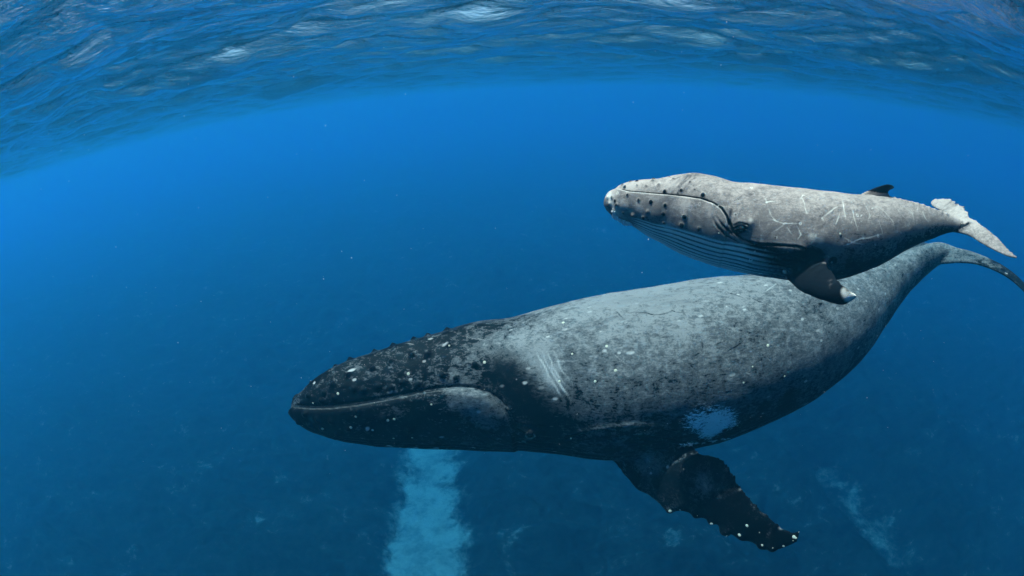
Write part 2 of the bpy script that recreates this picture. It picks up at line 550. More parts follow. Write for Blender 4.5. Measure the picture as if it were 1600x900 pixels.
def dist_poly(V, pts, rmax):
    """Distance of every vertex to a 3D polyline and the fraction along it; only within rmax."""
    pts = np.asarray(pts)
    d = np.full(len(V), 1e3); f = np.zeros(len(V))
    lo, hi = pts.min(0) - rmax, pts.max(0) + rmax
    sel = np.where(((V > lo) & (V < hi)).all(1))[0]
    if not len(sel): return d, f
    W = V[sel]; dd = np.full(len(sel), 1e3); ff = np.zeros(len(sel))
    n = len(pts) - 1
    for i in range(n):
        e = pts[i + 1] - pts[i]; l2 = (e @ e) + 1e-12
        t = np.clip((W - pts[i]) @ e / l2, 0, 1)
        q = np.linalg.norm(W - pts[i] - t[:, None] * e, axis=1)
        m = q < dd; dd[m] = q[m]; ff[m] = (i + t[m]) / n
    d[sel] = dd; f[sel] = ff
    return d, f

class Skin:
    """Collects relief and colour fields on a whale's fused skin."""
    def __init__(s, me, body):
        s.me, s.body = me, body
        s.V, s.Nn = co_of(me), normals_of(me)
        s.bvh = BVHTree.FromPolygons([tuple(v) for v in s.V], [tuple(p.vertices) for p in me.polygons])
        s.ts, s.ang, s.q, s.idx = body.coords(s.V)
        s.disp = np.zeros(len(s.V)); s.F = {k_: np.zeros(len(s.V)) for k_ in ('pale', 'mark', 'blot', 'white')}
    def line(s, pix, both=False, jit=0.0):
        """Pixel polyline laid on the skin, densified; with its mirror image on the far side when both."""
        fine = []
        for a, b in zip(pix[:-1], pix[1:]):
            m = max(1, int(math.hypot(b[0] - a[0], b[1] - a[1]) / 8))
            fine += [(a[0] + (b[0] - a[0]) * i / m, a[1] + (b[1] - a[1]) * i / m) for i in range(m)]
        fine.append(pix[-1])
        jr = random.Random(len(fine) * 31 + int(pix[0][0]))
        if jit: fine = [(x + jr.uniform(-jit, jit), y + jr.uniform(-jit, jit)) for x, y in fine]
        P = [hit(s.bvh, *p)[0] for p in fine]
        P = [p for p in P if p is not None]
        if len(P) < 2: return []
        return [np.array(P)] + ([np.array([s.body.mirror(p) for p in P])] if both else [])
    def groove(s, pix, width, depth, both=True, lip=0.0, taper=True, field=None, amt=0.0):
        for P in s.line(pix, both):
            d, f = dist_poly(s.V, P, width * 5)
            w = np.sin(np.clip(f, 0.02, 0.98) * math.pi) ** 0.5 if taper else 1.0
            s.disp -= depth * np.exp(-(d / width) ** 2) * w
            if lip: s.disp += lip * np.exp(-((d - width * 2) / (width * 1.3)) ** 2) * w
            if field: s.F[field] += amt * np.exp(-(d / width) ** 2) * w
    def paint(s, pix, width, field, amt=1.0, both=False):
        for P in s.line(pix, both, 1.3):
            d, f = dist_poly(s.V, P, width * 3)
            s.F[field] += amt * np.exp(-(d / width) ** 2) * (0.5 + 0.5 * np.sin(np.clip(f, 0.03, 0.97) * math.pi))
    def lump(s, px, py, radius, height, both=True, field=None, amt=0.0, aniso=None):
        p, n = hit(s.bvh, px, py)
        if p is None: return None
        for q in ([p, s.body.mirror(p)] if both else [p]):
            r = s.V - q
            sel = (np.abs(r) < radius * 3).all(1)
            d = np.linalg.norm(r[sel], axis=1) / radius
            s.disp[sel] += height * np.exp(-d ** 2)
            if field: s.F[field][sel] += amt * np.exp(-(d * 0.9) ** 4)
        return p
    def finish(s):
        V = s.V + s.Nn * s.disp[:, None]
        set_co(s.me, V)
        for k_, a in s.F.items(): set_attr(s.me, k_, a)
        s.bvh2 = BVHTree.FromPolygons([tuple(v) for v in V], [tuple(p.vertices) for p in s.me.polygons])

def side_sign(body):
    """+1 when positive section angles face the camera."""
    i = len(body.t) // 2
    return 1 if (body.B[i] @ (np.array(CAM_POS) - body.C[i])) > 0 else -1

def barnacle(p, n, r, mat, parent, seed, flat=0.6, rays=9):
    """Acorn barnacle: a ribbed volcano with a hollow top."""
    rs = random.Random(seed)
    bm = bmesh.new()
    rings = [(1.0, 0.0), (0.92, 0.25), (0.72, 0.62), (0.5, 0.85), (0.36, 0.86), (0.25, 0.6)]
    vs = []
    for rad, hh in rings:
        vs.append([bm.verts.new((r * rad * (1 + 0.13 * math.cos(j * math.pi) + rs.uniform(-.06, .06)) * math.cos(2 * math.pi * j / (2 * rays)),
                                 r * rad * (1 + 0.13 * math.cos(j * math.pi)) * math.sin(2 * math.pi * j / (2 * rays)), r * flat * hh)) for j in range(2 * rays)])
    for a, b in zip(vs[:-1], vs[1:]):
        for j in range(2 * rays):
            bm.faces.new((a[j], a[(j + 1) % (2 * rays)], b[(j + 1) % (2 * rays)], b[j]))
    bm.faces.new(vs[-1])
    me = bpy.data.meshes.new('barnacle'); bm.to_mesh(me); bm.free()
    o = link('barnacle', me, mat, parent)
    o.matrix_world = Matrix.Translation(Vector(p) - Vector(n) * r * 0.06) @ Vector(n).to_track_quat('Z', 'Y').to_matrix().to_4x4() @ Matrix.Rotation(rs.uniform(0, 6), 4, 'Z')
    return o

def eye(skin, px, py, r, parent):
    p, n = hit(skin.bvh2, px, py)
    for q, nn in ((p, n), (skin.body.mirror(p), None)):
        if nn is None:
            loc, nn_, _, _ = skin.bvh2.find_nearest(Vector(q)); q, nn = np.array(loc), np.array(nn_)
        bm = bmesh.new(); bmesh.ops.create_uvsphere(bm, u_segments=24, v_segments=14, radius=r)
        for f in bm.faces: f.smooth = True
        me = bpy.data.meshes.new('eye'); bm.to_mesh(me); bm.free()
        o = link('eye', me, M_eye, parent)
        mw = Matrix.Translation(Vector(q) - Vector(nn) * r * 0.55) @ Vector(nn).to_track_quat('Z', 'Y').to_matrix().to_4x4()
        o.matrix_world = mw

# ---------------------------------------------------------------- the mother
mother_st = [
    (459, 641, 459, 653, 9.45, 1.0), (466, 622, 467, 664, 9.4, 1.0), (490, 598, 493, 676, 9.3, 0.98), (530, 573, 536, 688, 9.2, 0.95),
    (600, 548, 606, 697, 9.1, 0.92), (680, 523, 690, 700, 9.0, 0.92), (760, 507, 775, 704, 9.0, 0.95), (850, 481, 868, 711, 9.0, 0.98),
    (950, 457, 980, 719, 9.1, 1.0), (1060, 442, 1105, 697, 9.4, 1.0), (1170, 431, 1220, 652, 9.9, 1.0), (1262, 424, 1305, 594, 10.7, 0.98),
    (1335, 415, 1366, 525, 11.7, 0.9), (1398, 398, 1418, 460, 12.6, 0.78), (1440, 385, 1455, 424, 13.2, 0.66), (1464, 380, 1474, 411, 13.5, 0.8), (1490, 387, 1494, 408, 13.7, 1.0), (1512, 394, 1514, 405, 13.6, 1.0)]
MB_ = Body(mother_st, 0)
SG = side_sign(MB_)
print('mother length %.2f  max radius %.2f' % (MB_.length, MB_.ry.max()))

fl = foil([(930, 680), (960, 724), (1002, 765), (1042, 792), (1078, 801), (1112, 813), (1142, 832), (1176, 843), (1206, 856), (1232, 852), (1247, 840)],
          [(1075, 672), (1092, 700), (1118, 709), (1139, 727), (1153, 752), (1167, 772), (1186, 792), (1205, 811), (1226, 823), (1242, 829), (1250, 830)],
          [9.4, 9.25, 9.0, 8.82, 8.65, 8.42, 8.2, 8.0, 7.8, 7.65, 7.52],
          [8.9, 8.45, 8.05, 7.85, 7.75, 7.68, 7.6, 7.54, 7.5, 7.47, 7.46],
          [.34, .30, .26, .22, .20, .18, .16, .14, .12, .10, .06], ns=110, rag=(0.10, 0.03))
def swept_flipper(body, frac, length, chord, back, out, down, thick):
    """Far side flipper, laid back along the flank."""
    i = int(np.argmin(abs(body.t / body.length - frac)))
    root = body.C[i] - SG * body.B[i] * body.rx[i] * 0.75 - body.N[i] * body.ry[i] * 0.45
    d = body.T[i] * back - SG * body.B[i] * out - body.N[i] * down; d /= np.linalg.norm(d)
    c = body.T[i] * 0.9 + body.N[i] * 0.3 + SG * body.B[i] * 0.2
    c -= (c @ d) * d; c /= np.linalg.norm(c)
    fr = np.array([0, .12, .3, .5, .7, .85, .95, 1.0]); wd = np.array([1, 1, .92, .78, .6, .42, .24, .08]) * chord
    mid = root + d * (fr[:, None] * length) - body.N[i] * (0.0) + np.outer(fr ** 2, body.T[i]) * 0.25 * length
    return foil3d(mid - c * wd[:, None] / 2, mid + c * wd[:, None] / 2, thick * np.array([1, .9, .75, .6, .5, .42, .35, .25]))
flf = swept_flipper(MB_, 0.34, 3.6, 1.0, 0.9, 0.75, 0.25, .32)
fk1 = foil([(1446, 412), (1470, 412), (1492, 410), (1520, 411), (1550, 420), (1580, 437), (1608, 464), (1634, 500), (1642, 512)],
           [(1450, 388), (1472, 381), (1490, 386), (1515, 392), (1543, 403), (1572, 418), (1600, 442), (1632, 490), (1642, 508)],
           [13.2, 13.3, 13.2, 13.05, 12.9, 12.75, 12.6, 12.5, 12.45], [13.6, 13.9, 13.95, 13.8, 13.55, 13.3, 13.05, 12.7, 12.5],
           [.34, .30, .26, .22, .19, .16, .13, .1, .08], ns=60)
fk2 = foil([(1458, 398), (1440, 400), (1415, 392), (1390, 380), (1365, 370), (1350, 366)],
           [(1476, 388), (1462, 384), (1436, 376), (1408, 369), (1380, 364), (1352, 364)],
           [13.5, 13.9, 14.4, 14.9, 15.3, 15.6], [13.9, 14.4, 14.9, 15.3, 15.6, 15.7], [.3, .26, .22, .18, .14, .08])
df = foil([(1266, 436), (1285, 428), (1300, 422), (1309, 420)], [(1325, 428), (1318, 424), (1316, 420), (1315, 419)],
          [10.9, 10.9, 10.95, 11.0], [11.2, 11.15, 11.1, 11.1], [.25, .2, .14, .08])
me = union_remesh('humpback_whale', [MB_.loft(), fl, flf, fk1, fk2, df], 0.02, 3)
smooth_junctions(me, MB_, 0.30, 60)
print('mother verts', len(me.vertices))
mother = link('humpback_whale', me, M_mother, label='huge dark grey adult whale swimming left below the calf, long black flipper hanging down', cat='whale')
sk = Skin(me, MB_)
V, ts, an, q, idx = sk.V, sk.ts, sk.ang * SG, sk.q, sk.idx
sfrac = ts / MB_.length
onbody = sstep(1.22, 1.08, q)
head = sstep(0.34, 0.27, sfrac)

# mouth line and lower jaw
mouth_px = [(462, 633), (490, 635), (520, 634), (560, 629), (600, 622), (640, 614), (680, 607), (715, 604), (740, 606), (762, 613), (780, 626), (794, 645), (803, 668)]
mouth = sk.line(mouth_px, True)
mt, ma, _, _ = MB_.coords(mouth[0]); ma = ma * SG
o_ = np.argsort(mt[:-4])
line_a = np.interp(ts, mt[o_], ma[o_])
below = (np.abs(an) - line_a)
dm = np.minimum(dist_poly(V, mouth[0], 1.2)[0], dist_poly(V, mouth[1], 1.2)[0])
end_t = mt.max()
inside = sstep(0, 0.02, below) * sstep(end_t + 0.02, end_t - 0.06, ts)
sk.disp += onbody * inside * 0.055 * sstep(0, 0.12, dm) * np.exp(-(dm / 0.7) ** 2) + onbody * inside * 0.02
sk.disp -= onbody * 0.05 * np.exp(-(dm / 0.028) ** 2)
upper = sstep(0.02, 0, below) * sstep(end_t, end_t - 0.2, ts)
sk.disp -= onbody * upper * 0.05 * np.exp(-(dm / 0.25) ** 2)
# thin pale edge along the lower lip
sk.F['mark'] += 0.32 * np.exp(-((dm - 0.04) / 0.014) ** 2) * (below > 0) * (ts < end_t)
# rostrum: central ridge and flat sides
sk.disp += 0.05 * np.exp(-(an / 0.16) ** 2) * sstep(0.30, 0.2, sfrac) * sstep(0.01, 0.06, sfrac) * onbody
# throat pleats under the jaw
pl = sstep(1.9, 2.2, np.abs(an)) * sstep(0.02, 0.08, sfrac) * sstep(0.58, 0.45, sfrac) * onbody
sk.disp -= pl * 0.035 * (0.5 + 0.5 * np.cos(np.abs(an) * 44)) ** 3
# folds behind the jaw, eye, flipper root
sk.groove([(700, 645), (725, 655), (755, 668), (780, 683), (810, 694)], 0.025, 0.03, True, 0.015, field='mark', amt=0.25)
sk.groove([(715, 668), (740, 678), (762, 690)], 0.02, 0.015, True, 0.01, field='mark', amt=0.2)
for k_, (a, b) in enumerate([((800, 660), (850, 668)), ((806, 672), (860, 684)), ((812, 686), (870, 694)), ((820, 694), (900, 704))]):
    sk.groove([a, ((a[0] + b[0]) / 2, (a[1] + b[1]) / 2 + 3), b], 0.03, 0.025, True, 0.015)
sk.groove([(880, 686), (930, 676), (980, 670), (1030, 671), (1070, 680)], 0.035, 0.05, False, 0.03, field='mark', amt=0.18)
sk.groove([(925, 695), (965, 684), (1010, 681), (1050, 686)], 0.03, 0.035, False, 0.02, field='mark', amt=0.12)
sk.groove([(950, 712), (985, 699), (1030, 692), (1072, 697)], 0.03, 0.035, False, 0.02, field='mark', amt=0.15)
sk.groove([(985, 716), (1020, 703), (1060, 702)], 0.025, 0.02, False, 0.015)
sk.lump(829, 677, 0.13, 0.06)
sk.lump(829, 677, 0.045, -0.03)
for qn in (hit(sk.bvh, 829, 677)[0],):
    dd_ = np.linalg.norm(V - qn, axis=1); sk.F['mark'] += 0.45 * np.exp(-((dd_ - 0.075) / 0.018) ** 2)
# blowhole rise
sk.lump(742, 512, 0.4, 0.09, False)
# tubercles
tub = [(520, 601), (545, 586), (583, 577), (552, 608), (505, 614), (590, 604), (628, 598), (652, 601), (566, 610), (645, 556), (612, 566), (700, 540), (690, 587), (712, 590), (668, 555),
       (500, 626), (520, 622), (480, 618), (610, 606), (742, 570), (560, 640), (600, 650), (520, 655), (545, 666), (500, 652), (480, 645), (575, 668), (640, 668), (620, 690), (580, 688),
       (530, 674), (505, 665), (487, 660), (470, 656)]
for x, y in tub:
    sk.lump(x, y, 0.048, 0.05, True, 'blot', 0.6)
rs = random.Random(3)
# flipper leading edge knobs
LEAD_D = lambda x: float(np.interp(x, [1042, 1078, 1112, 1142, 1176, 1206, 1232, 1247], [8.82, 8.65, 8.42, 8.2, 8.0, 7.8, 7.65, 7.52]))
knob_px = [(1046, 797), (1088, 803), (1112, 815), (1128, 833), (1136, 838), (1160, 836), (1190, 850), (1208, 856)]
for x, y in knob_px:
    p = at(x, y, LEAD_D(x))
    loc, n_, i_, d_ = sk.bvh.find_nearest(p)
    r = V - np.array(loc); sel = (np.abs(r) < .3).all(1)
    sk.disp[sel] += 0.06 * np.exp(-(np.linalg.norm(r[sel], axis=1) / 0.075) ** 2)
# big low relief so the flank is not a perfect tube
sk.disp += onbody * (fbm(V, 0.7, 3, 3) * 0.018 + fbm(V, 3.0, 3, 8) * 0.006) 

limb = sstep(1.1, 1.25, q) * (ts < MB_.length * 0.85)
# ---- colour fields
pale = 0.54 * np.cos(np.clip(np.abs(an) / 2.1, 0, 1) * math.pi / 2) ** 0.8 + 0.05  # paler back, darker flanks and belly: top light painted into the skin
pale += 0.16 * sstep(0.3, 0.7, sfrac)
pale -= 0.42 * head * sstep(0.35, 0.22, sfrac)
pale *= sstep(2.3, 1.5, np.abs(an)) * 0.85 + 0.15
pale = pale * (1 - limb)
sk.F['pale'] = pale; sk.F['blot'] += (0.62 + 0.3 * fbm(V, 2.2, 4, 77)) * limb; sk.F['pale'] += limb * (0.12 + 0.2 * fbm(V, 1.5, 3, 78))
# black hood around the jaw hinge and behind
def region(px, py, r, field, amt, both=True, power=2):
    p, n = hit(sk.bvh, px, py)
    for qn in ([p, sk.body.mirror(p)] if both else [p]):
        d = np.linalg.norm(sk.V - qn, axis=1) / r
        sk.F[field] += amt * np.exp(-d ** power)
for x, y, r, a in [(800, 600, .55, .75), (850, 640, .6, .65), (780, 560, .35, .45), (835, 535, .25, .35), (640, 600, .5, .45), (700, 530, .4, .3), (560, 590, .5, .35), (560, 650, .5, .6), (640, 665, .45, .6),
                   (760, 690, .5, .6), (500, 640, .4, .6), (940, 680, .8, .5), (1240, 620, .8, .3)]:
    region(x, y, r, 'blot', a * 0.62)
for x, y, r, a in [(750, 635, .36, .55), (720, 625, .25, .3), (770, 650, .2, .2), (812, 535, .3, .5), (835, 565, .28, .6), (855, 600, .25, .5), (720, 600, .3, .25), (760, 540, .35, .25), (960, 470, .9, .15), (1100, 480, 1.2, .22), (1000, 560, .5, .1), (850, 520, .3, .2)]:
    region(x, y, r, 'pale', a)  # pale scuffs; the lit grey of the lower jaw is painted in too
for x, y, r, a in [(1050, 726, .33, .3), (1085, 725, .2, .3), (1100, 755, .15, .4), (1010, 715, .25, .5)]:
    region(x, y, r, 'pale', a, False)
# white patch on the flank behind the flipper
for x, y, r, a in [(1098, 655, .30, .5), (1118, 662, .30, .9), (1135, 655, .22, .5), (1110, 680, .2, .7), (1080, 655, .18, .4), (1150, 662, .15, .3)]:
    region(x, y, r, 'white', a * 0.64, True, 3)
sk.paint([(1065, 696), (1100, 692), (1140, 684)], 0.035, 'white', 0.9)
sk.paint([(590, 694), (650, 697), (700, 698)], 0.02, 'mark', 0.8)
# sweeping rake scars behind the jaw hinge
for k_ in range(20):
    x0, y0 = 832 + k_ * 2.0 + rs.uniform(-3, 3), 545 + rs.uniform(-6, 22)
    l = rs.uniform(0.5, 1.0)
    sk.paint([(x0, y0), (x0 + 14 * l, y0 + 34 * l), (x0 + 42 * l, y0 + 75 * l)], 0.013, 'mark', rs.uniform(0.15, 0.45))
# long thin scratches, pale and dark
for ln in ([(955, 548), (970, 562), (988, 576)], [(870, 566), (905, 563)], [(712, 527), (740, 531), (765, 534)], [(1195, 556), (1210, 568)], [(960, 500), (990, 505)]):
    sk.paint(ln, 0.012, 'mark', 0.5)
for ln in ([(968, 488), (1000, 488), (1030, 492), (1050, 487), (1082, 492)], [(1078, 559), (1095, 550)], [(1096, 528), (1098, 548)], [(1132, 552), (1150, 542), (1163, 531)], [(1115, 540), (1130, 533)],
           [(1170, 465), (1200, 478)], [(1130, 455), (1150, 463), (1170, 470)], [(960, 484), (975, 500)]):
    sk.paint(ln, 0.018, 'blot', 0.75)
# oval scars of parasites, scattered over the whole skin
cnt = 0
nv = len(V)
while cnt < 380:
    i = rs.randrange(nv)
    if q[i] > 1.3 and rs.random() < 0.4: continue
    cnt += 1
    r0 = rs.uniform(0.016, 0.034) * (1.5 if rs.random() < .08 else 1)
    axis = MB_.T[idx[i]] * 1.0
    d = V - V[i]
    sel = np.where((np.abs(d) < r0 * 4).all(1))[0]
    dd = d[sel]; al = dd @ axis
    m_ = np.sqrt(((dd - al[:, None] * axis) ** 2).sum(1) + (al / rs.uniform(1.2, 2.4)) ** 2) / r0
    amt = rs.uniform(0.15, 0.8)
    sk.F['mark'][sel] = np.maximum(sk.F['mark'][sel], amt * np.exp(-m_ ** 4))
    sk.disp[sel] -= 0.006 * np.exp(-m_ ** 2)
for _ in range(160):                                              # small scuffs along the body
    i = rs.randrange(nv)
    if q[i] > 1.2: continue
    d0 = MB_.T[idx[i]] * rs.uniform(-1, 1) + MB_.N[idx[i]] * rs.uniform(-.6, .6) + MB_.B[idx[i]] * rs.uniform(-.6, .6)
    d0 *= rs.uniform(.08, .3) / np.linalg.norm(d0)
    d, f = dist_poly(V, [V[i] - d0, V[i], V[i] + d0], .05)
    sk.F['mark' if rs.random() < .6 else 'blot'] += rs.uniform(.2, .6) * np.exp(-(d / 0.015) ** 2)
for f_ in ('mark',): sk.F[f_] = np.clip(sk.F[f_], 0, 1)
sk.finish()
eye(sk, 829, 677, 0.055, mother)
spots = [(528, 615), (489, 630), (702, 540), (757, 566), (674, 632), (638, 584), (948, 541), (962, 579), (930, 596), (874, 596), (894, 553), (1176, 573), (1200, 540), (1162, 598), (892, 685), (606, 657), (616, 655),
         (556, 651), (548, 668), (582, 672), (644, 684), (615, 685), (504, 670), (880, 504), (1152, 665), (1226, 588)]
for n_, (x, y) in enumerate(spots):
    p, n = hit(sk.bvh2, x, y)
    if p is not None: barnacle(p, n, rs.uniform(.014, .027), M_barnacle, mother, n_, 0.35)
for n_, (x, y) in enumerate([(1047, 798), (1063, 796), (1090, 805), (1112, 818), (1128, 829), (1136, 839), (1158, 834), (1165, 823), (1192, 851), (1208, 855), (1224, 854), (1239, 845), (1243, 841), (1248, 831), (1154, 762), (1120, 750), (1182, 836), (1241, 838)]):
    loc, nn, _, _ = sk.bvh2.find_nearest(at(x, y, LEAD_D(x) - (0.25 if (x, y) in ((1154, 762), (1120, 750), (1165, 823), (1182, 836)) else 0.05)))
    barnacle(loc, nn, rs.choice([.008, .011, .014, .019, .027]), M_barnacle, mother, 50 + n_, 0.4)

# ---------------------------------------------------------------- the calf
calf_st = [
    (950, 300, 951, 316, 6.55, 1.0), (956, 293, 955, 329, 6.53, 1.0), (973, 286, 968, 343, 6.5, 1.0), (1000, 281, 990, 353, 6.45, 0.98),
    (1035, 276.5, 1024, 373, 6.42, 0.95), (1060, 272, 1050, 386, 6.41, 0.92), (1085, 270, 1074, 398, 6.4, 0.92), (1108, 273, 1098, 407, 6.39, 0.95), (1132, 281, 1122, 415, 6.38, 0.98), (1180, 286, 1170, 428, 6.4, 1.0),
    (1240, 293, 1230, 438, 6.45, 1.0), (1300, 299, 1295, 438, 6.55, 1.0), (1350, 304, 1352, 421, 6.7, 0.95), (1400, 309, 1400, 396, 6.9, 0.85),
    (1445, 321, 1444, 377, 7.1, 0.72), (1480, 334, 1480, 364, 7.25, 0.62), (1498, 342, 1499, 361, 7.35, 0.6)]
CB = Body(calf_st, -12)
SC = side_sign(CB)
print('calf length %.2f  max radius %.2f' % (CB.length, CB.ry.max()))
SG = SC
cfl = foil([(1188, 396), (1204, 416), (1226, 439), (1252, 455), (1278, 466), (1300, 473), (1318, 476), (1330, 470), (1337, 464)],
           [(1282, 388), (1290, 400), (1296, 413), (1303, 427), (1311, 440), (1320, 448), (1329, 455), (1337, 459), (1339, 462)],
           [6.5, 6.32, 6.14, 5.96, 5.82, 5.69, 5.56, 5.46, 5.4], [6.45, 6.2, 5.99, 5.79, 5.6, 5.47, 5.38, 5.33, 5.31],
           [.2, .2, .18, .15, .13, .11, .09, .06, .03], ns=70, rag=(0.012, 0.008), seed=5)
cff = swept_flipper(CB, 0.42, 1.1, 0.36, 0.8, 0.7, 0.35, .13)
cf1 = foil([(1480, 360), (1495, 363), (1512, 367), (1535, 381), (1558, 393), (1577, 401), (1588, 403.5)],
           [(1500, 340), (1513, 339), (1533, 351), (1553, 366), (1570, 383), (1582, 395), (1589, 401)],
           [7.3, 7.3, 7.22, 7.1, 6.98, 6.88, 6.82], [7.5, 7.55, 7.5, 7.35, 7.15, 6.95, 6.83], [.13, .12, .1, .085, .065, .05, .03], ns=80, rag=(0.0, 0.013), seed=3)
cf2 = foil([(1492, 352), (1480, 338), (1467, 328), (1457, 322), (1454, 318)],
           [(1514, 338), (1510, 328), (1496, 318), (1476, 310), (1457, 312)],
           [7.4, 7.6, 7.8, 8.0, 8.1], [7.55, 7.75, 7.95, 8.1, 8.15], [.12, .1, .08, .06, .03], ns=70, rag=(0.0, 0.036), seed=8)
cdf = foil([(1338, 309), (1350, 301), (1364, 295), (1376, 291), (1387, 288.5), (1394, 290)], [(1396, 316), (1392, 308), (1388, 302), (1390, 297.5), (1396, 294.5), (1398, 292.5)],
           [6.75] * 6, [6.9] * 6, [.12, .1, .08, .06, .045, .03], ns=40)
me = union_remesh('whale_calf', [CB.loft(), cfl, cff, cf1, cf2, cdf], 0.0105, 3)
smooth_junctions(me, CB, 0.16, 90, 1.12)
print('calf verts', len(me.vertices))
calf = link('whale_calf', me, M_calf, label='small pale grey whale calf with scratched skin and knobbly snout swimming above the big whale', cat='whale')
sk = Skin(me, CB)
V, ts, an, q, idx = sk.V, sk.ts, sk.ang * SG, sk.q, sk.idx
sfrac = ts / CB.length
onbody = sstep(1.25, 1.08, q)
mouth_px = [(957, 294), (968, 295), (985, 299), (1010, 301), (1040, 303), (1070, 306), (1095, 310), (1115, 317), (1128, 326), (1136, 338), (1140, 350)]
mouth = sk.line(mouth_px, True)
mt, ma, _, _ = CB.coords(mouth[0]); ma = ma * SG
o_ = np.argsort(mt[:-3])
line_a = np.interp(ts, mt[o_], ma[o_])
below = (np.abs(an) - line_a)
dm = np.minimum(dist_poly(V, mouth[0], .6)[0], dist_poly(V, mouth[1], .6)[0])
end_t = mt.max()
inside = sstep(0, 0.02, below) * sstep(end_t + 0.01, end_t - 0.03, ts)
sk.disp += onbody * inside * (0.022 * np.exp(-(dm / 0.2) ** 2) + 0.01)
sk.disp -= onbody * 0.03 * np.exp(-(dm / 0.013) ** 2)
upper = sstep(0.02, 0, below) * sstep(end_t, end_t - 0.1, ts)
sk.disp -= onbody * upper * 0.025 * np.exp(-(dm / 0.1) ** 2)
sk.F['mark'] += 0.5 * np.exp(-((dm - 0.022) / 0.009) ** 2) * (below > 0) * (ts < end_t)
sk.F['blot'] += 1.3 * np.exp(-(dm / 0.013) ** 2) * (ts < end_t + .02)
sk.F['blot'] += 0.5 * upper * np.exp(-(dm / 0.05) ** 2)
# blowhole rise
for x, y, r, h_ in [(1068, 273, .10, .008), (1086, 272, .12, .012), (1102, 275, .09, .006)]:
    p, n = hit(sk.bvh, x, y + 3)
    if p is not None:
        d = np.linalg.norm(V - p, axis=1); sk.disp += h_ * 1.5 * np.exp(-(d / r) ** 2)
sk.groove([(1054, 281), (1075, 274), (1096, 277), (1116, 284)], 0.012, 0.012, False, 0.006)
# throat pleats: grooves run from the chin to the belly
pleat_lines = [[(985, 343), (1010, 350), (1040, 366), (1075, 381), (1110, 393), (1150, 402)],
               [(980, 345), (1010, 354), (1040, 371), (1075, 386), (1110, 398), (1160, 409)]]
lo_t, hi_t = 0.10 * CB.length, 0.50 * CB.length
edge = np.interp(ts, [0.05 * CB.length, 0.2 * CB.length, 0.35 * CB.length, 0.5 * CB.length], [2.15, 1.92, 1.86, 1.9])
pl = sstep(0, 0.1, np.abs(an) - edge) * sstep(0.06, 0.12, sfrac) * sstep(0.55, 0.45, sfrac) * sstep(1.12, 1.03, q)
wave = 0.5 + 0.5 * np.cos((np.abs(an) - edge) * 50)
sk.disp -= pl * 0.013 * wave ** 2
PLE = pl * (1 - wave ** 2)
# eye, jaw folds, flipper folds
sk.lump(1160, 353, 0.085, 0.028)
sk.lump(1174, 345, 0.07, 0.025)
for ln in ([(1146, 352), (1156, 348), (1168, 351), (1172, 357)], [(1145, 357), (1156, 354), (1168, 357), (1174, 361)], [(1147, 362), (1158, 360), (1170, 363)]):
    sk.groove(ln, 0.008, 0.009, True, 0.004, field='blot', amt=0.5)
sk.groove([(1112, 337), (1120, 352), (1135, 368), (1155, 380), (1175, 384)], 0.010, 0.012, True, 0.004, field='blot', amt=0.5)
sk.groove([(1140, 345), (1146, 362), (1160, 374), (1185, 382), (1220, 383), (1245, 384), (1256, 388)], 0.010, 0.02, True, 0.004, field='blot', amt=0.6, taper=False)
sk.groove([(1120, 340), (1130, 352), (1145, 366)], 0.01, 0.012, True, 0.006, field='blot', amt=0.6)
sk.groove([(1203, 414), (1212, 402), (1230, 397), (1246, 401)], 0.011, 0.02, False, 0.008, field='blot', amt=0.9)
sk.groove([(1225, 404), (1240, 400), (1256, 407)], 0.01, 0.01, False, 0.003)
sk.lump(1240, 389, 0.12, 0.03, False); sk.lump(1252, 391, 0.06, 0.012, False)
sk.lump(1278, 374, 0.14, 0.03, False)
sk.lump(1302, 408, 0.045, -0.02, False, 'blot', 0.9)
# tubercles
tubc = [(995, 289), (1009, 290), (1029, 288), (1038, 297), (1064, 296), (1060, 290), (1085, 295), (1098, 303), (1020, 283), (1003, 280), (975, 290), (985, 284),
        (982, 306), (999, 313), (1018, 316), (1037, 334), (1040, 321), (1070, 339), (1093, 357), (1066, 352), (1038, 348), (1013, 331), (990, 336), (1006, 340), (975, 332), (963, 314), (958, 309), (965, 320), (960, 328),
        (1052, 280), (1078, 285), (953, 303), (963, 291.5), (972, 288), (995, 283), (1021, 280), (1035, 279), (1046, 277), (951, 309), (954, 318), (958, 334)]
for x, y in tubc:
    r_ = 0.015 + 0.012 * ((x * 7 + y * 3) % 10) / 10; sk.lump(x, y, r_, r_ * 0.9, True, 'blot', 0.55 + 0.3 * ((x + y) % 3) / 2)
    p, n = hit(sk.bvh, x, y - 2.5)
    if p is not None: sk.F['blot'] -= 0.0 
# knuckles of the tail stock ridge
for x in range(1398, 1482, 9):
    yt = np.interp(x, [1350, 1400, 1445, 1480], [304, 309, 321, 334]) + 1.5
    sk.lump(x, yt, 0.03, 0.018, False)
sk.disp += onbody * (fbm(V, 1.6, 3, 3) * 0.007 + fbm(V, 6, 3, 8) * 0.003)
# ragged trailing edges of the flukes: shallow waves
tail = sstep(0.93, 0.99, sfrac) * sstep(1.05, 1.3, q)
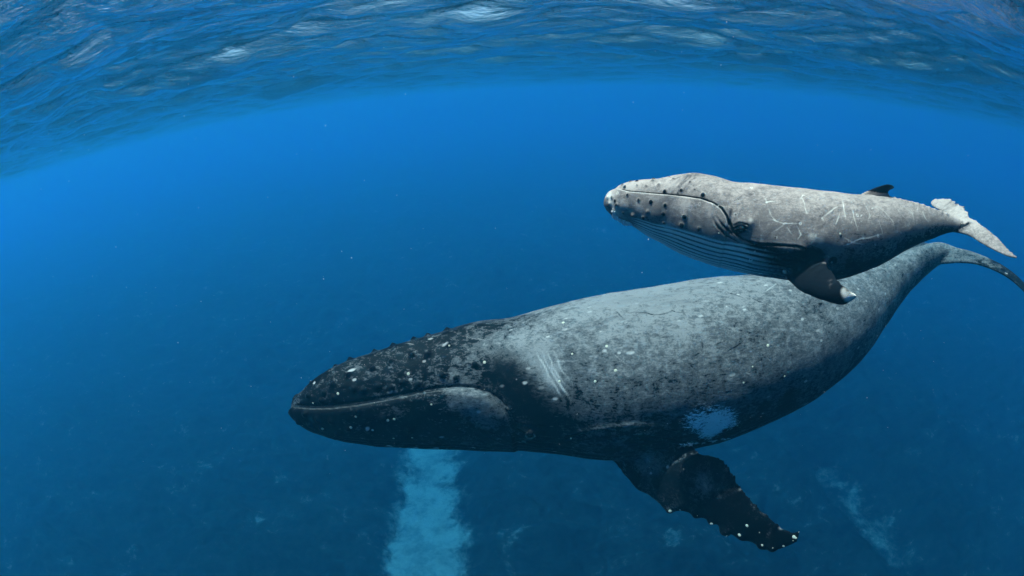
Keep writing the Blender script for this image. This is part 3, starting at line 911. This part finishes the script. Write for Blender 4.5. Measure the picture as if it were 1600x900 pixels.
# ---- colour
limb = sstep(1.1, 1.2, q) * (sfrac < 0.8)
pale = 0.62 * np.cos(np.clip(np.abs(an) / 2.4, 0, 1) * math.pi / 2) ** 0.7 + 0.22  # lighter top, greyer flanks: light from above put into the colour
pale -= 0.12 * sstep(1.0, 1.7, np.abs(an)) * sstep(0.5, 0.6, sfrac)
sk.F['blot'] += 0.42 * np.clip(fbm(V, 2.6, 4, 61) - 0.1, 0, 1) * onbody
belly = sstep(-0.05, 0.15, np.abs(an) - edge) * sstep(0.55, 0.42, sfrac)
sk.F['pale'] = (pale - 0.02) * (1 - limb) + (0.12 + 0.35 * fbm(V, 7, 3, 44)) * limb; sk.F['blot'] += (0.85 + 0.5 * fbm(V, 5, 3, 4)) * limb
sk.F['mark'] += PLE * 1.0 * sstep(0.5, 0.3, sfrac); sk.F['pale'] += belly * 0.25
sk.F['blot'] += pl * wave ** 5 * 0.35  # shade in the creases between the pleats, painted in
tailm = sstep(0.965, 1.0, sfrac)
sk.F['pale'] += tailm * 0.28; sk.F['blot'] += tailm * np.clip(fbm(V, 9, 3, 31), 0, 1) * 0.55
def reg2(px, py, r, field, amt, both=False, power=2):
    p, n = hit(sk.bvh, px, py)
    if p is None: return
    for qn in ([p, sk.body.mirror(p)] if both else [p]):
        d = np.linalg.norm(sk.V - qn, axis=1) / r
        sk.F[field] += amt * np.exp(-d ** power)
for x, y, r, a in [(953, 306, .06, .75), (957, 318, .05, .6), (964, 332, .05, .6), (985, 330, .04, .3), (1000, 322, .04, .25), (1040, 355, .05, .3), (1173, 345, .035, .55), (1181, 351, .03, .35), (1268, 370, .06, .5), (1282, 376, .06, .4), (1190, 375, .04, .4), (1325, 466, .07, .8), (1335, 461, .05, .7), (1317, 455, .05, .5)]:
    reg2(x, y, r, 'mark', a)  # whitish skin patches; the snout tip's sunlit brightness is painted as well
for x, y, r, a in [(1000, 325, .07, .45), (1045, 352, .08, .5), (975, 320, .06, .4), (1070, 320, .1, .3), (1110, 330, .06, .35), (955, 305, .08, .8), (985, 290, .08, .35), (1050, 290, .1, .3), (965, 330, .07, .6)]:
    reg2(x, y, r, 'pale', a)  # pale mottling, again brightening the snout tip as if lit
for x, y, r, a in [(1265, 403, .12, .8), (1159, 355, .05, .7), (1150, 358, .11, .6), (1180, 390, .12, .75), (1210, 400, .14, .75), (1250, 405, .15, .7), (1275, 400, .1, .5), (1290, 395, .12, .3), (1240, 430, .22, .45), (1280, 440, .2, .4), (1100, 300, .09, .3), (1060, 345, .1, .3), (1125, 355, .08, .4), (1035, 335, .09, .5), (1085, 340, .08, .45), (1100, 355, .07, .4), (1020, 318, .06, .35), (1008, 345, .06, .45), (1120, 372, .08, .35), (1375, 297, .07, .6), (1388, 294, .05, .6)]:
    reg2(x, y, r, 'blot', a)  # dark mottling; shading around the flipper root is also painted here
rs = random.Random(11)
scr = [[(1261, 334), (1254, 310), (1250, 312), (1256, 305), (1265, 312), (1279, 316)], [(1284, 342), (1296, 333), (1304, 325), (1312, 323)], [(1328, 322), (1334, 340), (1340, 362)], [(1360, 326), (1372, 323), (1384, 331), (1395, 345), (1400, 362)],
       [(1315, 312), (1318, 330), (1322, 345)], [(1350, 315), (1358, 335), (1354, 350)], [(1200, 342), (1222, 348), (1250, 350)], [(1205, 365), (1222, 352), (1230, 345)], [(1318, 383), (1345, 374), (1375, 366)], [(1318, 370), (1335, 380), (1350, 383)],
       [(1388, 315), (1402, 328), (1412, 350)], [(1415, 318), (1425, 335), (1430, 352)], [(1300, 300), (1320, 306), (1330, 313)], [(1204, 338), (1212, 346)], [(1245, 354), (1252, 366), (1246, 374)], [(1230, 355), (1236, 365)], [(1312, 335), (1306, 352)],
       [(1120, 325), (1126, 320)], [(1196, 316), (1212, 315)], [(1440, 330), (1450, 345)], [(1370, 340), (1378, 360), (1380, 380)], [(1405, 330), (1418, 345)]]
for ln in scr:
    sk.paint(ln, rs.uniform(.007, .010), 'mark', rs.uniform(.45, .8))
nv = len(V)
for _ in range(620):
    i = rs.randrange(nv)
    if q[i] > 1.3 or sfrac[i] < 0.22 or abs(an[i]) > 2.0: continue
    d0 = CB.T[idx[i]] * rs.uniform(-1, 1) + CB.N[idx[i]] * rs.uniform(-1.2, 1.2) + CB.B[idx[i]] * rs.uniform(-1, 1)
    d0 *= rs.uniform(.02, .15) / np.linalg.norm(d0)
    bend = np.array([rs.uniform(-.02, .02) for _k in range(3)])
    d, f = dist_poly(V, [V[i] - d0, V[i] + bend, V[i] + d0], .05)
    sk.F['mark'] += rs.uniform(.15, .55) * np.exp(-(d / rs.uniform(.007, .012)) ** 2)
for _ in range(60):
    i = rs.randrange(nv)
    if q[i] > 1.3: continue
    r0 = rs.uniform(.008, .02)
    d = np.linalg.norm(V - V[i], axis=1) / r0
    sk.F['mark'] += rs.uniform(.3, .8) * np.exp(-(d - 1) ** 2 * 4)
    sk.F['blot'] += .5 * np.exp(-d ** 2)
sk.F['mark'] = np.clip(sk.F['mark'], 0, 1)
sk.finish()
eye(sk, 1159, 356, 0.031, calf)
for n_, (x, y, r) in enumerate([(962, 338, .05), (968, 343, .04), (977, 347, .055), (984, 349, .035), (959, 331, .03), (1226, 424, .026), (1313, 366, .016)]):
    p, n = hit(sk.bvh2, x, y)
    if p is None:
        loc, nn, _, _ = sk.bvh2.find_nearest(at(x, y, 6.5)); p, n = loc, nn
    barnacle(p, n, r, M_barnacle_white if n_ < 5 else M_barnacle, calf, 90 + n_, 0.8)

# ---------------------------------------------------------------- drifting specks
rs = random.Random(21)
V_, F_ = [], []
for i in range(150):
    d = rs.uniform(1.6, 9)
    p = CAM_POS + Vector((rs.uniform(-1.3, 1.3), 1, rs.uniform(-0.9, 0.15))) * d
    if p.z > -0.5: continue
    r = rs.uniform(.0010, .0022) * (1 + 0.25 * d)
    o = len(V_)
    V_ += [tuple(p + Vector(c) * r * rs.uniform(.6, 1.3)) for c in ((1, 0, 0), (-1, 0, 0), (0, 1, 0), (0, -1, 0), (0, 0, 1), (0, 0, -1))]
    F_ += [tuple(o + j for j in f) for f in ((0, 2, 4), (2, 1, 4), (1, 3, 4), (3, 0, 4), (2, 0, 5), (1, 2, 5), (3, 1, 5), (0, 3, 5))]
link('drifting_plankton', mesh_from('drifting_plankton', V_, F_), M_particle, label='tiny pale specks drifting in the blue water', kind='stuff')
